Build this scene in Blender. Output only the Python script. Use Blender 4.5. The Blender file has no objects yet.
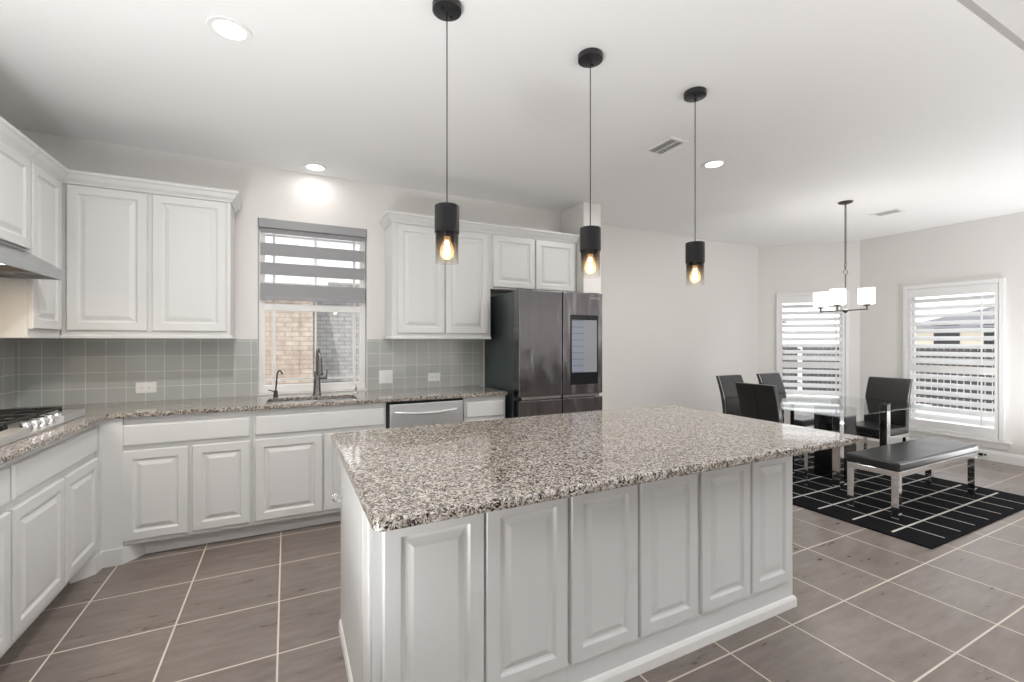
import bpy, bmesh, math, random
from mathutils import Vector, Matrix
random.seed(7)
PI = math.pi
S = bpy.context.scene
COL = S.collection

# ------------------------------------------------------------------ camera, world, exposure
cam_d = bpy.data.cameras.new('camera')
cam_d.sensor_width = 36.0
cam_d.lens = 449.28 / 1024 * 36
cam_d.clip_start = 0.03
cam = bpy.data.objects.new('camera', cam_d)
COL.objects.link(cam)
cam.location = (0, 0, 1.35)
cam.rotation_euler = (PI / 2, 0, -0.4653)
S.camera = cam

S.view_settings.view_transform = 'Standard'
S.view_settings.look = 'None'
S.view_settings.gamma = 1
S.view_settings.use_curve_mapping = False
S.view_settings.exposure = 0.40

W = bpy.data.worlds.new('world')
S.world = W
W.use_nodes = True
wn, wl = W.node_tree.nodes, W.node_tree.links
wn.clear()
w_out = wn.new('ShaderNodeOutputWorld')
w_bg = wn.new('ShaderNodeBackground')
w_bg.inputs['Strength'].default_value = 1.5
w_tc = wn.new('ShaderNodeTexCoord')
w_sep = wn.new('ShaderNodeSeparateXYZ')
w_ramp = wn.new('ShaderNodeValToRGB')
w_map = wn.new('ShaderNodeMapRange')
w_map.inputs[1].default_value = -1; w_map.inputs[2].default_value = 1
wl.new(w_tc.outputs['Generated'], w_sep.inputs[0])
wl.new(w_sep.outputs['Z'], w_map.inputs[0])
wl.new(w_map.outputs[0], w_ramp.inputs[0])
cr = w_ramp.color_ramp
cr.elements[0].position = 0.40; cr.elements[0].color = (0.80, 0.79, 0.77, 1)
cr.elements[1].position = 1.0; cr.elements[1].color = (0.86, 0.93, 1.06, 1)
e = cr.elements.new(0.55); e.color = (1.0, 1.0, 1.0, 1)
wl.new(w_ramp.outputs[0], w_bg.inputs[0])
wl.new(w_bg.outputs[0], w_out.inputs[0])


def lamp(name, kind, loc, energy, color=(1, 1, 1), rot=(0, 0, 0), size=0.1, size_y=None, spot=None, parent=None, spread=None):
    d = bpy.data.lights.new(name, kind)
    d.energy = energy
    d.color = color
    if kind == 'AREA':
        d.shape = 'DISK' if size_y is None else 'RECTANGLE'
        d.size = size
        if spread: d.spread = math.radians(spread)
        if size_y: d.size_y = size_y
    elif kind == 'SUN':
        d.angle = size
    else:
        d.shadow_soft_size = size
    if spot:
        d.spot_size = spot; d.spot_blend = 0.8
    o = bpy.data.objects.new(name, d)
    COL.objects.link(o)
    o.location = loc
    o.rotation_euler = rot
    if parent: o.parent = parent
    return o


# high sun from behind the house: lights the neighbour's bricks, stays out of the room
lamp('sun', 'SUN', (0, -12, 20), 2.4, (1.0, 0.97, 0.92), (math.radians(32), 0, math.radians(-17)), math.radians(1.5))


# unseen fill lights added behind and beside the camera to brighten the ceiling
lamp('fill_uplight', 'AREA', (.9, -1.5, .95), 90, (.98, .99, 1), (math.radians(188), 0, 0), 3.0, .7, spread=160)
lamp('fill_uplight', 'AREA', (5.4, -1.5, .95), 70, (.98, .99, 1), (math.radians(188), 0, 0), 2.6, .7, spread=160)
lamp('fill_uplight', 'AREA', (-.90, .9, .25), 34, (.98, .99, 1), (math.radians(175), math.radians(8), 0), .8, .8, spread=150)
lamp('fill_uplight', 'AREA', (6.3, .9, .25), 32, (.98, .99, 1), (math.radians(175), 0, 0), .8, .8)


# ------------------------------------------------------------------ materials
def mat(name, color=(.8, .8, .8), rough=.5, metal=0.0, spec=.5, emit=None, estr=0.0, coat=0.0):
    m = bpy.data.materials.new(name)
    m.use_nodes = True
    b = m.node_tree.nodes['Principled BSDF']
    b.inputs['Base Color'].default_value = (*color, 1)
    b.inputs['Roughness'].default_value = rough
    b.inputs['Metallic'].default_value = metal
    b.inputs['Specular IOR Level'].default_value = spec
    b.inputs['Coat Weight'].default_value = coat
    if emit:
        b.inputs['Emission Color'].default_value = (*emit, 1)
        b.inputs['Emission Strength'].default_value = estr
    return m


def nd(m, t, **kw):
    n = m.node_tree.nodes.new(t)
    for k, v in kw.items():
        setattr(n, k, v)
    return n


def lk(m, a, b):
    m.node_tree.links.new(a, b)


def math_(m, op, a, b=None, c=None):
    n = nd(m, 'ShaderNodeMath', operation=op)
    for i, v in enumerate((a, b, c)):
        if v is None: continue
        if isinstance(v, (int, float)): n.inputs[i].default_value = v
        else: lk(m, v, n.inputs[i])
    return n.outputs[0]


def mix_(m, fac, a, b):
    n = nd(m, 'ShaderNodeMix', data_type='RGBA')
    for s, v in ((n.inputs[0], fac), (n.inputs[6], a), (n.inputs[7], b)):
        if isinstance(v, (int, float)): s.default_value = v
        elif isinstance(v, tuple): s.default_value = (*v, 1)
        else: lk(m, v, s)
    return n.outputs[2]


def noise_(m, scale, detail=3, vec=None, rough=.5):
    n = nd(m, 'ShaderNodeTexNoise')
    n.inputs['Scale'].default_value = scale
    n.inputs['Detail'].default_value = detail
    n.inputs['Roughness'].default_value = rough
    if vec is not None: lk(m, vec, n.inputs['Vector'])
    return n.outputs['Fac']


def ramp_(m, fac, stops, interp='LINEAR'):
    n = nd(m, 'ShaderNodeValToRGB')
    n.color_ramp.interpolation = interp
    el = n.color_ramp.elements
    while len(el) < len(stops): el.new(.5)
    for e_, (p, c) in zip(el, stops):
        e_.position = p; e_.color = (*c, 1)
    lk(m, fac, n.inputs[0])
    return n.outputs[0]


def bump_(m, h, strength=.2, dist=.01):
    b = m.node_tree.nodes['Principled BSDF']
    n = nd(m, 'ShaderNodeBump')
    n.inputs['Strength'].default_value = strength
    n.inputs['Distance'].default_value = dist
    lk(m, h, n.inputs['Height'])
    lk(m, n.outputs[0], b.inputs['Normal'])


def pos_(m):
    g = nd(m, 'ShaderNodeNewGeometry')
    s = nd(m, 'ShaderNodeSeparateXYZ')
    lk(m, g.outputs['Position'], s.inputs[0])
    return g.outputs['Position'], s.outputs[0], s.outputs[1], s.outputs[2]


def vec_(m, x, y, z):
    n = nd(m, 'ShaderNodeCombineXYZ')
    for i, v in enumerate((x, y, z)):
        if isinstance(v, (int, float)): n.inputs[i].default_value = v
        else: lk(m, v, n.inputs[i])
    return n.outputs[0]


def paint(name, color, rough=.55, bump=0.03):
    m = mat(name, color, rough, spec=.35)
    if bump:
        p, *_ = pos_(m)
        bump_(m, noise_(m, 180, 2, p), bump, .002)
    return m


M = {}
M['ceiling'] = paint('ceiling_paint', (.90, .90, .90), .8)
M['wall'] = paint('wall_paint', (.80, .785, .765), .7)
M['wall_taupe'] = paint('taupe_wall_paint', (.26, .25, .24), .7)
M['greige'] = paint('greige_wall_paint', (.50, .485, .47), .7)
M['cab'] = paint('cabinet_paint', (.70, .705, .70), .32, 0)
M['trim'] = paint('trim_paint', (.86, .855, .84), .35, 0)
M['white'] = mat('white_plastic', (.88, .88, .87), .35)
M['steel'] = mat('brushed_steel', (.80, .81, .82), .4, 1)
M['hood_steel'] = mat('hood_steel', (.50, .51, .52), .25, 1)
M['vent_dark'] = mat('vent_grey', (.30, .30, .30), .7)
M['chrome'] = mat('chrome', (.85, .85, .86), .07, 1)
M['nickel'] = mat('satin_nickel', (.20, .195, .19), .25, 1)
M['black'] = mat('black_metal', (.010, .010, .011), .45, spec=.3)
M['canopy_black'] = mat('canopy_black', (.02, .02, .022), .3)
M['iron'] = mat('cast_iron', (.015, .015, .016), .5)
M['bronze'] = mat('dark_bronze', (.05, .045, .04), .35, .8)
M['gap'] = mat('shadow_gap', (.03, .03, .03), .8)
M['frosted'] = mat('frosted_glass_lit', (.9, .9, .88), .4, emit=(1, .97, .92), estr=1.6)
M['lens'] = mat('lamp_lens', (1, 1, 1), .5, emit=(1, .98, .95), estr=4)
M['bulb'] = mat('bulb_glow', (1, .8, .5), .3, emit=(1.0, .72, .38), estr=4)
M['filament'] = mat('filament', (1, .8, .5), .3, emit=(1.0, .80, .50), estr=25)
M['fabric'] = mat('shade_fabric', (.34, .34, .355), .85)
M['hoodin'] = mat('hood_filter', (.16, .11, .07), .5, .4)
M['pedestal'] = mat('black_lacquer', (.01, .01, .011), .12)
M['siding'] = mat('siding', (.70, .64, .52), .8)
M['roof'] = mat('roof_shingle', (.16, .16, .17), .9)
M['fence'] = mat('fence_wood', (.07, .065, .065), .85)
M['lawn'] = mat('lawn', (.55, .55, .50), .95)
M['louver'] = mat('shutter_paint', (.86, .86, .86), .35)

# leather
m = M['leather'] = mat('black_leatherette', (.018, .018, .019), .33, spec=.5, coat=.08)
p, *_ = pos_(m); bump_(m, noise_(m, 260, 3, p), .25, .002)

# steel fridge
m = M['dark_steel'] = mat('black_stainless', (.20, .19, .195), .2, 1)
p, x, y, z = pos_(m)
bump_(m, noise_(m, 1.0, 2, vec_(m, math_(m, 'MULTIPLY', x, 5.0), 0.0, math_(m, 'MULTIPLY', z, 1.6))), .55, .05)
M['fridge_side'] = mat('fridge_side_metal', (.11, .14, .145), .32, .7)
M['glassblack'] = mat('black_glass', (.012, .013, .016), .06)
m = M['screen'] = mat('screen_lit', (.02, .02, .025), .08)
p, x, y, z = pos_(m)
rows = math_(m, 'PINGPONG', math_(m, 'SUBTRACT', z, 1.07), .029)
line = math_(m, 'LESS_THAN', rows, .0035)
colc = math_(m, 'LESS_THAN', x, 2.415)
lit = mix_(m, colc, (.30, .30, .31), mix_(m, line, (.27, .29, .34), (.16, .17, .20)))
b = m.node_tree.nodes['Principled BSDF']
lk(m, lit, b.inputs['Emission Color']); b.inputs['Emission Strength'].default_value = .6

# granite
def granite(name, scale, stops, rough=.055):
    m = mat(name, (.6, .55, .5), rough, spec=.6)
    p, *_ = pos_(m)
    # wobble
    nz = nd(m, 'ShaderNodeTexNoise'); nz.inputs['Scale'].default_value = 60; lk(m, p, nz.inputs['Vector'])
    vm = nd(m, 'ShaderNodeVectorMath', operation='MULTIPLY_ADD')
    lk(m, nz.outputs['Color'], vm.inputs[0]); vm.inputs[1].default_value = (.012, .012, .012); lk(m, p, vm.inputs[2])
    v = nd(m, 'ShaderNodeTexVoronoi'); v.inputs['Scale'].default_value = scale; lk(m, vm.outputs[0], v.inputs['Vector'])
    s1 = nd(m, 'ShaderNodeSeparateColor'); lk(m, v.outputs['Color'], s1.inputs[0])
    c1 = ramp_(m, s1.outputs[0], stops, 'CONSTANT')
    v2 = nd(m, 'ShaderNodeTexVoronoi'); v2.inputs['Scale'].default_value = scale * 2.3; lk(m, vm.outputs[0], v2.inputs['Vector'])
    s2 = nd(m, 'ShaderNodeSeparateColor'); lk(m, v2.outputs['Color'], s2.inputs[0])
    c2 = ramp_(m, s2.outputs[1], stops, 'CONSTANT')
    f = math_(m, 'GREATER_THAN', s2.outputs[2], .62)
    lk(m, mix_(m, f, c1, c2), m.node_tree.nodes['Principled BSDF'].inputs['Base Color'])
    return m


M['granite'] = granite('granite', 135, [(0, (.016, .015, .015)), (.19, (.085, .068, .055)), (.31, (.21, .175, .145)),
                                        (.45, (.34, .295, .25)), (.63, (.45, .41, .37)), (.83, (.58, .555, .52))])

# floor tile
m = M['floor'] = mat('floor_tile', (.2, .17, .15), .3, spec=.5)
p, x, y, z = pos_(m)
T_ = .4372
gx = math_(m, 'PINGPONG', math_(m, 'SUBTRACT', x, -.034 - 20 * T_), T_ / 2)
gy = math_(m, 'PINGPONG', math_(m, 'SUBTRACT', y, 1.312 - 20 * T_), T_ / 2)
gr = math_(m, 'LESS_THAN', math_(m, 'MINIMUM', gx, gy), .0038)
ix = math_(m, 'FLOOR', math_(m, 'DIVIDE', math_(m, 'SUBTRACT', x, -.034), T_))
iy = math_(m, 'FLOOR', math_(m, 'DIVIDE', math_(m, 'SUBTRACT', y, 1.312), T_))
wnz = nd(m, 'ShaderNodeTexWhiteNoise'); wnz.noise_dimensions = '2D'
lk(m, vec_(m, ix, iy, 0), wnz.inputs['Vector'])
rnd = wnz.outputs['Value']
sv = vec_(m, math_(m, 'MULTIPLY_ADD', x, 3.0, math_(m, 'MULTIPLY', rnd, 40)), math_(m, 'MULTIPLY', y, 14.0), math_(m, 'MULTIPLY', rnd, 9))
n1 = noise_(m, 1.6, 6, sv, .62)
n2 = noise_(m, 2.2, 3, p)
fac = math_(m, 'ADD', math_(m, 'MULTIPLY', n1, .75), math_(m, 'MULTIPLY', n2, .25))
tc = ramp_(m, fac, [(.30, (.150, .120, .104)), (.5, (.205, .170, .150)), (.72, (.275, .238, .214))])
tc = mix_(m, math_(m, 'MULTIPLY', rnd, .22), tc, (.24, .205, .185))
lk(m, mix_(m, gr, tc, (.66, .60, .52)), m.node_tree.nodes['Principled BSDF'].inputs['Base Color'])
rgh = math_(m, 'MULTIPLY_ADD', n1, .16, .22)
lk(m, math_(m, 'MULTIPLY_ADD', gr, .4, rgh), m.node_tree.nodes['Principled BSDF'].inputs['Roughness'])
bump_(m, math_(m, 'SUBTRACT', math_(m, 'MULTIPLY', n1, .2), gr), .25, .003)


def backsplash(name, axis):
    m = mat(name, (.4, .42, .4), .12, spec=.6)
    p, x, y, z = pos_(m)
    u = x if axis == 'x' else y
    o = -1.575 if axis == 'x' else 4.075
    P_ = .1105
    a = math_(m, 'PINGPONG', math_(m, 'SUBTRACT', u, o - 60 * P_), P_ / 2)
    c = math_(m, 'PINGPONG', math_(m, 'SUBTRACT', z, .908 - 4 * P_), P_ / 2)
    g = math_(m, 'LESS_THAN', math_(m, 'MINIMUM', a, c), .0016)
    iu = math_(m, 'FLOOR', math_(m, 'DIVIDE', math_(m, 'SUBTRACT', u, o), P_))
    iz = math_(m, 'FLOOR', math_(m, 'DIVIDE', math_(m, 'SUBTRACT', z, .908), P_))
    w = nd(m, 'ShaderNodeTexWhiteNoise'); w.noise_dimensions = '2D'; lk(m, vec_(m, iu, iz, 0), w.inputs['Vector'])
    tcol = mix_(m, w.outputs['Value'], (.45, .47, .455), (.49, .505, .485))
    lk(m, mix_(m, g, tcol, (.80, .80, .78)), m.node_tree.nodes['Principled BSDF'].inputs['Base Color'])
    bump_(m, math_(m, 'SUBTRACT', 1.0, g), .3, .002)
    return m


M['splash_x'] = backsplash('backsplash_tile', 'x')
M['splash_y'] = backsplash('backsplash_tile_side', 'y')

# rug
m = M['rug'] = mat('rug_pile', (.01, .01, .012), .95, spec=.1)
p, x, y, z = pos_(m)
a = math_(m, 'PINGPONG', math_(m, 'SUBTRACT', y, 1.622 - .244 * 8), .122)
c = math_(m, 'PINGPONG', math_(m, 'SUBTRACT', x, 4.004 - .2365 * 8), .11825)
la = math_(m, 'LESS_THAN', a, .008); lc = math_(m, 'LESS_THAN', c, .0045)
okx = math_(m, 'MULTIPLY', math_(m, 'GREATER_THAN', x, 3.80), math_(m, 'LESS_THAN', x, 5.62))
oky = math_(m, 'GREATER_THAN', y, 1.41)
ln = math_(m, 'MULTIPLY', math_(m, 'MAXIMUM', la, lc), math_(m, 'MULTIPLY', okx, oky))
lk(m, mix_(m, ln, (.008, .008, .010), (.62, .60, .55)), m.node_tree.nodes['Principled BSDF'].inputs['Base Color'])
bump_(m, noise_(m, 400, 2, p), .4, .003)


# brick
def brick(name, c1, c2, mort):
    m = mat(name, (.5, .4, .35), .9, spec=.2)
    p, x, y, z = pos_(m)
    bt = nd(m, 'ShaderNodeTexBrick')
    bt.inputs['Scale'].default_value = 1.0
    bt.inputs['Brick Width'].default_value = .21
    bt.inputs['Row Height'].default_value = .075
    bt.inputs['Mortar Size'].default_value = .008
    bt.inputs['Color1'].default_value = (*c1, 1); bt.inputs['Color2'].default_value = (*c2, 1)
    bt.inputs['Mortar'].default_value = (*mort, 1)
    lk(m, vec_(m, math_(m, 'ADD', x, y), z, 0), bt.inputs['Vector'])
    n = noise_(m, 9, 4, p)
    mx = nd(m, 'ShaderNodeMix', data_type='RGBA', blend_type='MULTIPLY')
    mx.inputs[0].default_value = .5
    lk(m, bt.outputs['Color'], mx.inputs[6])
    lk(m, ramp_(m, n, [(.3, (.6, .6, .6)), (.7, (1.2, 1.2, 1.2))]), mx.inputs[7])
    lk(m, mx.outputs[2], m.node_tree.nodes['Principled BSDF'].inputs['Base Color'])
    return m


M['brick_tan'] = brick('brick_tan', (.40, .315, .26), (.49, .41, .345), (.30, .27, .235))
M['brick_grey'] = brick('brick_grey', (.33, .33, .33), (.39, .385, .38), (.24, .24, .24))


def glass(name, tint=(1, 1, 1), refl=.04, rough=0.02):
    m = bpy.data.materials.new(name); m.use_nodes = True
    nt = m.node_tree; nt.nodes.clear()
    o = nt.nodes.new('ShaderNodeOutputMaterial')
    t = nt.nodes.new('ShaderNodeBsdfTransparent'); t.inputs[0].default_value = (*tint, 1)
    g = nt.nodes.new('ShaderNodeBsdfGlossy'); g.inputs['Roughness'].default_value = rough
    lw = nt.nodes.new('ShaderNodeLayerWeight'); lw.inputs[0].default_value = .5
    pw = math_(m, 'POWER', lw.outputs['Facing'], 5.0)
    fc = math_(m, 'MULTIPLY_ADD', pw, .9, refl)
    mx = nt.nodes.new('ShaderNodeMixShader')
    nt.links.new(fc, mx.inputs[0]); nt.links.new(t.outputs[0], mx.inputs[1]); nt.links.new(g.outputs[0], mx.inputs[2])
    nt.links.new(mx.outputs[0], o.inputs[0])
    return m, t, nt


M['pane'], _, _ = glass('window_pane')
M['table_glass'], _, _ = glass('table_glass', (.93, .965, .96))
M['clear'], _, _ = glass('clear_glass', (.97, .97, .97))
# ombre smoked glass: dark at its top, clear at its rim
M['smoke'], t_, nt_ = glass('smoked_glass')
g_ = nt_.nodes.new('ShaderNodeNewGeometry'); s_ = nt_.nodes.new('ShaderNodeSeparateXYZ')
mr_ = nt_.nodes.new('ShaderNodeMapRange'); mr_.inputs[1].default_value = 1.678; mr_.inputs[2].default_value = 1.805
rp_ = nt_.nodes.new('ShaderNodeValToRGB')
rp_.color_ramp.elements[0].position = 0; rp_.color_ramp.elements[0].color = (.95, .94, .93, 1)
rp_.color_ramp.elements[1].position = 1; rp_.color_ramp.elements[1].color = (.30, .23, .18, 1)
e = rp_.color_ramp.elements.new(.45); e.color = (.80, .74, .68, 1)
nt_.links.new(g_.outputs['Position'], s_.inputs[0]); nt_.links.new(s_.outputs[2], mr_.inputs[0])
nt_.links.new(mr_.outputs[0], rp_.inputs[0]); nt_.links.new(rp_.outputs[0], t_.inputs[0])
# sheer woven band of the roller shade
m = M['sheer'] = bpy.data.materials.new('sheer_band'); m.use_nodes = True
nt = m.node_tree; nt.nodes.clear()
o_ = nt.nodes.new('ShaderNodeOutputMaterial'); t2 = nt.nodes.new('ShaderNodeBsdfTransparent')
d2 = nt.nodes.new('ShaderNodeBsdfDiffuse'); d2.inputs[0].default_value = (.85, .85, .86, 1)
mx2 = nt.nodes.new('ShaderNodeMixShader'); mx2.inputs[0].default_value = .22
nt.links.new(t2.outputs[0], mx2.inputs[1]); nt.links.new(d2.outputs[0], mx2.inputs[2]); nt.links.new(mx2.outputs[0], o_.inputs[0])


# ------------------------------------------------------------------ mesh helpers
class MB:
    def __init__(s):
        s.v = []; s.f = []; s.sm = []

    def add(s, vs, fs, smooth=False, mx=None):
        n = len(s.v)
        for v in vs:
            v = Vector(v)
            if mx is not None: v = mx @ v
            s.v.append(tuple(v))
        for f in fs:
            s.f.append(tuple(i + n for i in f)); s.sm.append(smooth)
        return s

    def box(s, x0, x1, y0, y1, z0, z1, mx=None):
        if x0 > x1: x0, x1 = x1, x0
        if y0 > y1: y0, y1 = y1, y0
        if z0 > z1: z0, z1 = z1, z0
        vs = [(x0, y0, z0), (x1, y0, z0), (x1, y1, z0), (x0, y1, z0), (x0, y0, z1), (x1, y0, z1), (x1, y1, z1), (x0, y1, z1)]
        fs = [(0, 3, 2, 1), (4, 5, 6, 7), (0, 1, 5, 4), (1, 2, 6, 5), (2, 3, 7, 6), (3, 0, 4, 7)]
        return s.add(vs, fs, False, mx)

    def prism(s, pts, z0, z1, axis='z', mx=None, smooth=False):
        """closed polygon pts (CCW) extruded along axis"""
        n = len(pts)
        def P(a, b, c):
            return {'z': (a, b, c), 'x': (c, a, b), 'y': (b, c, a)}[axis]
        vs = [P(a, b, z0) for a, b in pts] + [P(a, b, z1) for a, b in pts]
        s.add(vs, [tuple(range(n - 1, -1, -1)), tuple(range(n, 2 * n))], False, mx)
        k = len(s.v) - 2 * n
        for i in range(n):
            j = (i + 1) % n
            s.f.append((k + i, k + j, k + n + j, k + n + i)); s.sm.append(smooth)
        return s

    def lathe(s, prof, c=(0, 0, 0), seg=28, axis='z', smooth=True, mx=None, cap=True):
        """prof: (radius, height) pairs"""
        vs = []; fs = []
        for r, h in prof:
            for k in range(seg):
                a = 2 * PI * k / seg
                u, v = r * math.cos(a), r * math.sin(a)
                q = {'z': (u, v, h), 'y': (u, h, -v), 'x': (h, u, v)}[axis]
                vs.append((q[0] + c[0], q[1] + c[1], q[2] + c[2]))
        for i in range(len(prof) - 1):
            for k in range(seg):
                a = i * seg + k; b2 = i * seg + (k + 1) % seg
                fs.append((a, b2, b2 + seg, a + seg))
        if cap and prof[0][0] > 1e-6: fs.append(tuple(range(seg - 1, -1, -1)))
        if cap and prof[-1][0] > 1e-6: fs.append(tuple(range((len(prof) - 1) * seg, len(prof) * seg)))
        return s.add(vs, fs, smooth, mx)

    def tube(s, pts, r, seg=10, mx=None, closed=False):
        pts = [Vector(p) for p in pts]
        n = len(pts)
        rs = r if isinstance(r, (list, tuple)) else [r] * n
        vs = []; up = None
        for i, p in enumerate(pts):
            if closed: t = pts[(i + 1) % n] - pts[i - 1]
            else: t = pts[min(i + 1, n - 1)] - pts[max(i - 1, 0)]
            t.normalize()
            if up is None:
                up = Vector((0, 0, 1)) if abs(t.z) < .9 else Vector((1, 0, 0))
            u = up - t * up.dot(t)
            if u.length < 1e-4: u = t.orthogonal()
            u.normalize(); w = t.cross(u); up = u
            for k in range(seg):
                a = 2 * PI * k / seg
                vs.append(p + (u * math.cos(a) + w * math.sin(a)) * rs[i])
        fs = []
        for i in range(n if closed else n - 1):
            for k in range(seg):
                a = i * seg + k; b2 = i * seg + (k + 1) % seg
                c2 = ((i + 1) % n) * seg + (k + 1) % seg; d = ((i + 1) % n) * seg + k
                fs.append((a, b2, c2, d))
        if not closed:
            fs.append(tuple(range(seg - 1, -1, -1))); fs.append(tuple(range((n - 1) * seg, n * seg)))
        return s.add(vs, fs, True, mx)

    def panel(s, x0, x1, z0, z1, y, t, mx=None, frame=.05, raised=True):
        """raised-panel door: back at y, face at y - t (faces -y)"""
        w = min(x1 - x0, z1 - z0)
        fr = min(frame, w * .22)
        if raised:
            rings = [(0, 0), (0, t * .75), (.004, t), (fr - .004, t), (fr + .004, t - .010), (fr + .012, t - .011),
                     (fr + .034, t - .002), (fr + .038, t - .0005)]
        else:
            rings = [(0, 0), (0, t * .6), (.007, t * .95), (.012, t)]
        vs = []
        for ins, d in rings:
            vs += [(x0 + ins, y - d, z0 + ins), (x1 - ins, y - d, z0 + ins), (x1 - ins, y - d, z1 - ins), (x0 + ins, y - d, z1 - ins)]
        fs = [(3, 2, 1, 0)]
        for i in range(len(rings) - 1):
            for k in range(4):
                a = 4 * i + k; b2 = 4 * i + (k + 1) % 4
                fs.append((a, b2, b2 + 4, a + 4))
        n = 4 * (len(rings) - 1)
        fs.append((n, n + 1, n + 2, n + 3))
        return s.add(vs, fs, False, mx)

    def sweep(s, path, prof, z, mx=None):
        """open plan path, outward = right-hand side of travel; prof = (out, up) closed loop"""
        P2 = [Vector((a, b)) for a, b in path]
        n = len(P2); np_ = len(prof); vs = []
        for i, p in enumerate(P2):
            def nrm(a, b):
                d = (b - a).normalized(); return Vector((d.y, -d.x))
            if i == 0: m_ = nrm(P2[0], P2[1])
            elif i == n - 1: m_ = nrm(P2[-2], P2[-1])
            else:
                n1_, n2_ = nrm(P2[i - 1], P2[i]), nrm(P2[i], P2[i + 1])
                m_ = (n1_ + n2_); m_ = m_ / (1 + n1_.dot(n2_))
            for o_, u_ in prof:
                vs.append((p.x + m_.x * o_, p.y + m_.y * o_, z + u_))
        fs = []
        for i in range(n - 1):
            for k in range(np_):
                a = i * np_ + k; b2 = i * np_ + (k + 1) % np_
                fs.append((a, a + np_, b2 + np_, b2))
        fs.append(tuple(range(np_))); fs.append(tuple(range(n * np_ - 1, (n - 1) * np_ - 1, -1)))
        return s.add(vs, fs, False, mx)

    def build(s, name, material, parent=None, bevel=0, seg=2, recalc=True):
        me = bpy.data.meshes.new(name)
        me.from_pydata(s.v, [], s.f)
        me.polygons.foreach_set('use_smooth', s.sm)
        if recalc:
            bm = bmesh.new(); bm.from_mesh(me)
            bmesh.ops.recalc_face_normals(bm, faces=bm.faces)
            bm.to_mesh(me); bm.free()
        me.materials.append(material)
        me.update()
        if any(s.sm):
            try: me.set_sharp_from_angle(angle=math.radians(40))
            except Exception: pass
        o = bpy.data.objects.new(name, me)
        COL.objects.link(o)
        if parent: o.parent = parent
        if bevel:
            b = o.modifiers.new('bevel', 'BEVEL'); b.width = bevel; b.segments = seg
            b.limit_method = 'ANGLE'; b.angle_limit = math.radians(40)
            b.harden_normals = False
        return o


def tag(o, label, cat, group=None):
    o['label'] = label; o['category'] = cat
    if group: o['group'] = group
    return o


def thing(name, label, cat, loc=(0, 0, 0), rz=0, group=None):
    o = bpy.data.objects.new(name, None)
    COL.objects.link(o)
    o.location = loc; o.rotation_euler = (0, 0, rz); o.empty_display_size = .05
    return tag(o, label, cat, group)


def struct(name, mb, m, parent=None, bevel=0):
    o = mb.build(name, m, parent, bevel)
    if parent is None: o['kind'] = 'structure'
    return o


def dup(root, loc, rz, label=None):
    r = root.copy(); COL.objects.link(r); r.location = loc; r.rotation_euler = (0, 0, rz)
    if label: r['label'] = label
    for ch in list(root.children):
        c = ch.copy(); COL.objects.link(c); c.parent = r
        for g in list(ch.children):
            d = g.copy(); COL.objects.link(d); d.parent = c
    return r


# ------------------------------------------------------------------ the room
H = 2.745
XL, YW, YD, XR = -1.60, 4.11, 4.32, 7.10
B0, B1 = (6.25, 4.32), (7.10, 3.40)      # angled bay wall, plan
struct('floor', MB().box(XL - .1, XR + .2, -2.4, YD + .25, -.06, 0), M['floor'])
# main ceiling stops at Y = .828; beyond it a taller ceiling over the living side
c_ = MB().box(XL - .1, XR + .2, .828, YD + .25, H, H + .12)
struct('ceiling', c_, M['ceiling'])
struct('wall_header', MB().box(XL - .1, XR + .2, .80, .8275, H + .001, 3.30), M['greige'])
struct('ceiling_upper', MB().box(XL - .1, XR + .2, -2.2, .80, 3.30, 3.42), M['ceiling'])
struct('wall_left', MB().box(XL - .12, XL, -2.2, .80, 0, 3.30).box(XL - .12, XL, .80, YW + .12, 0, H), M['wall'])
# the living-room side behind the camera, with a wide window opening
struct('wall_front', MB().box(XL - .12, 2.2, -2.32, -2.2, 0, 3.30).box(3.8, XR + .14, -2.32, -2.2, 0, 3.30).box(2.2, 3.8, -2.32, -2.2, 0, .6).box(2.2, 3.8, -2.32, -2.2, 2.4, 3.30), M['wall_taupe'])
# back wall with window opening
wx0, wx1, wz0, wz1 = -.205, .634, .925, 2.335
bw = MB()
bw.box(XL, wx0, YW, YW + .14, 0, H).box(wx1, 2.87, YW, YW + .14, 0, H)
bw.box(wx0, wx1, YW, YW + .14, 0, wz0).box(wx0, wx1, YW, YW + .14, wz1, H)
struct('wall_back', bw, M['wall'])
struct('wall_stub', MB().box(2.652, 2.87, 3.69, YW - .001, 0, H).box(2.66, 2.87, YW + .141, YD + .12, 0, H), M['wall'], bevel=.008)
struct('wall_dining', MB().box(2.871, 6.30, YD, YD + .12, 0, H), M['wall'])


def bayframe():
    d = Vector((B1[0] - B0[0], B1[1] - B0[1], 0)); L = d.length; d.normalize()
    # local x along wall from B0, local y outward (away from room)
    ang = math.atan2(d.y, d.x)
    return L, ang


BL, BA = bayframe()


def wall_with_hole(L, x0, x1, z0, z1, t=.14):
    mb = MB()
    mb.box(0, x0, 0, t, 0, H).box(x1, L, 0, t, 0, H).box(x0, x1, 0, t, 0, z0).box(x0, x1, 0, t, z1, H)
    return mb


wb = struct('wall_bay', wall_with_hole(BL, .27, 1.085, .26, 2.0), M['wall'])
wb.location = (B0[0], B0[1], 0); wb.rotation_euler = (0, 0, BA)
# right wall X = 7.10, local x runs toward -Y, local y outward (+X)
wr = struct('wall_right', wall_with_hole(5.6, .535, 1.375, .26, 2.0), M['wall'])
wr.location = (XR, B1[1], 0); wr.rotation_euler = (0, 0, -PI / 2)

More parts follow.
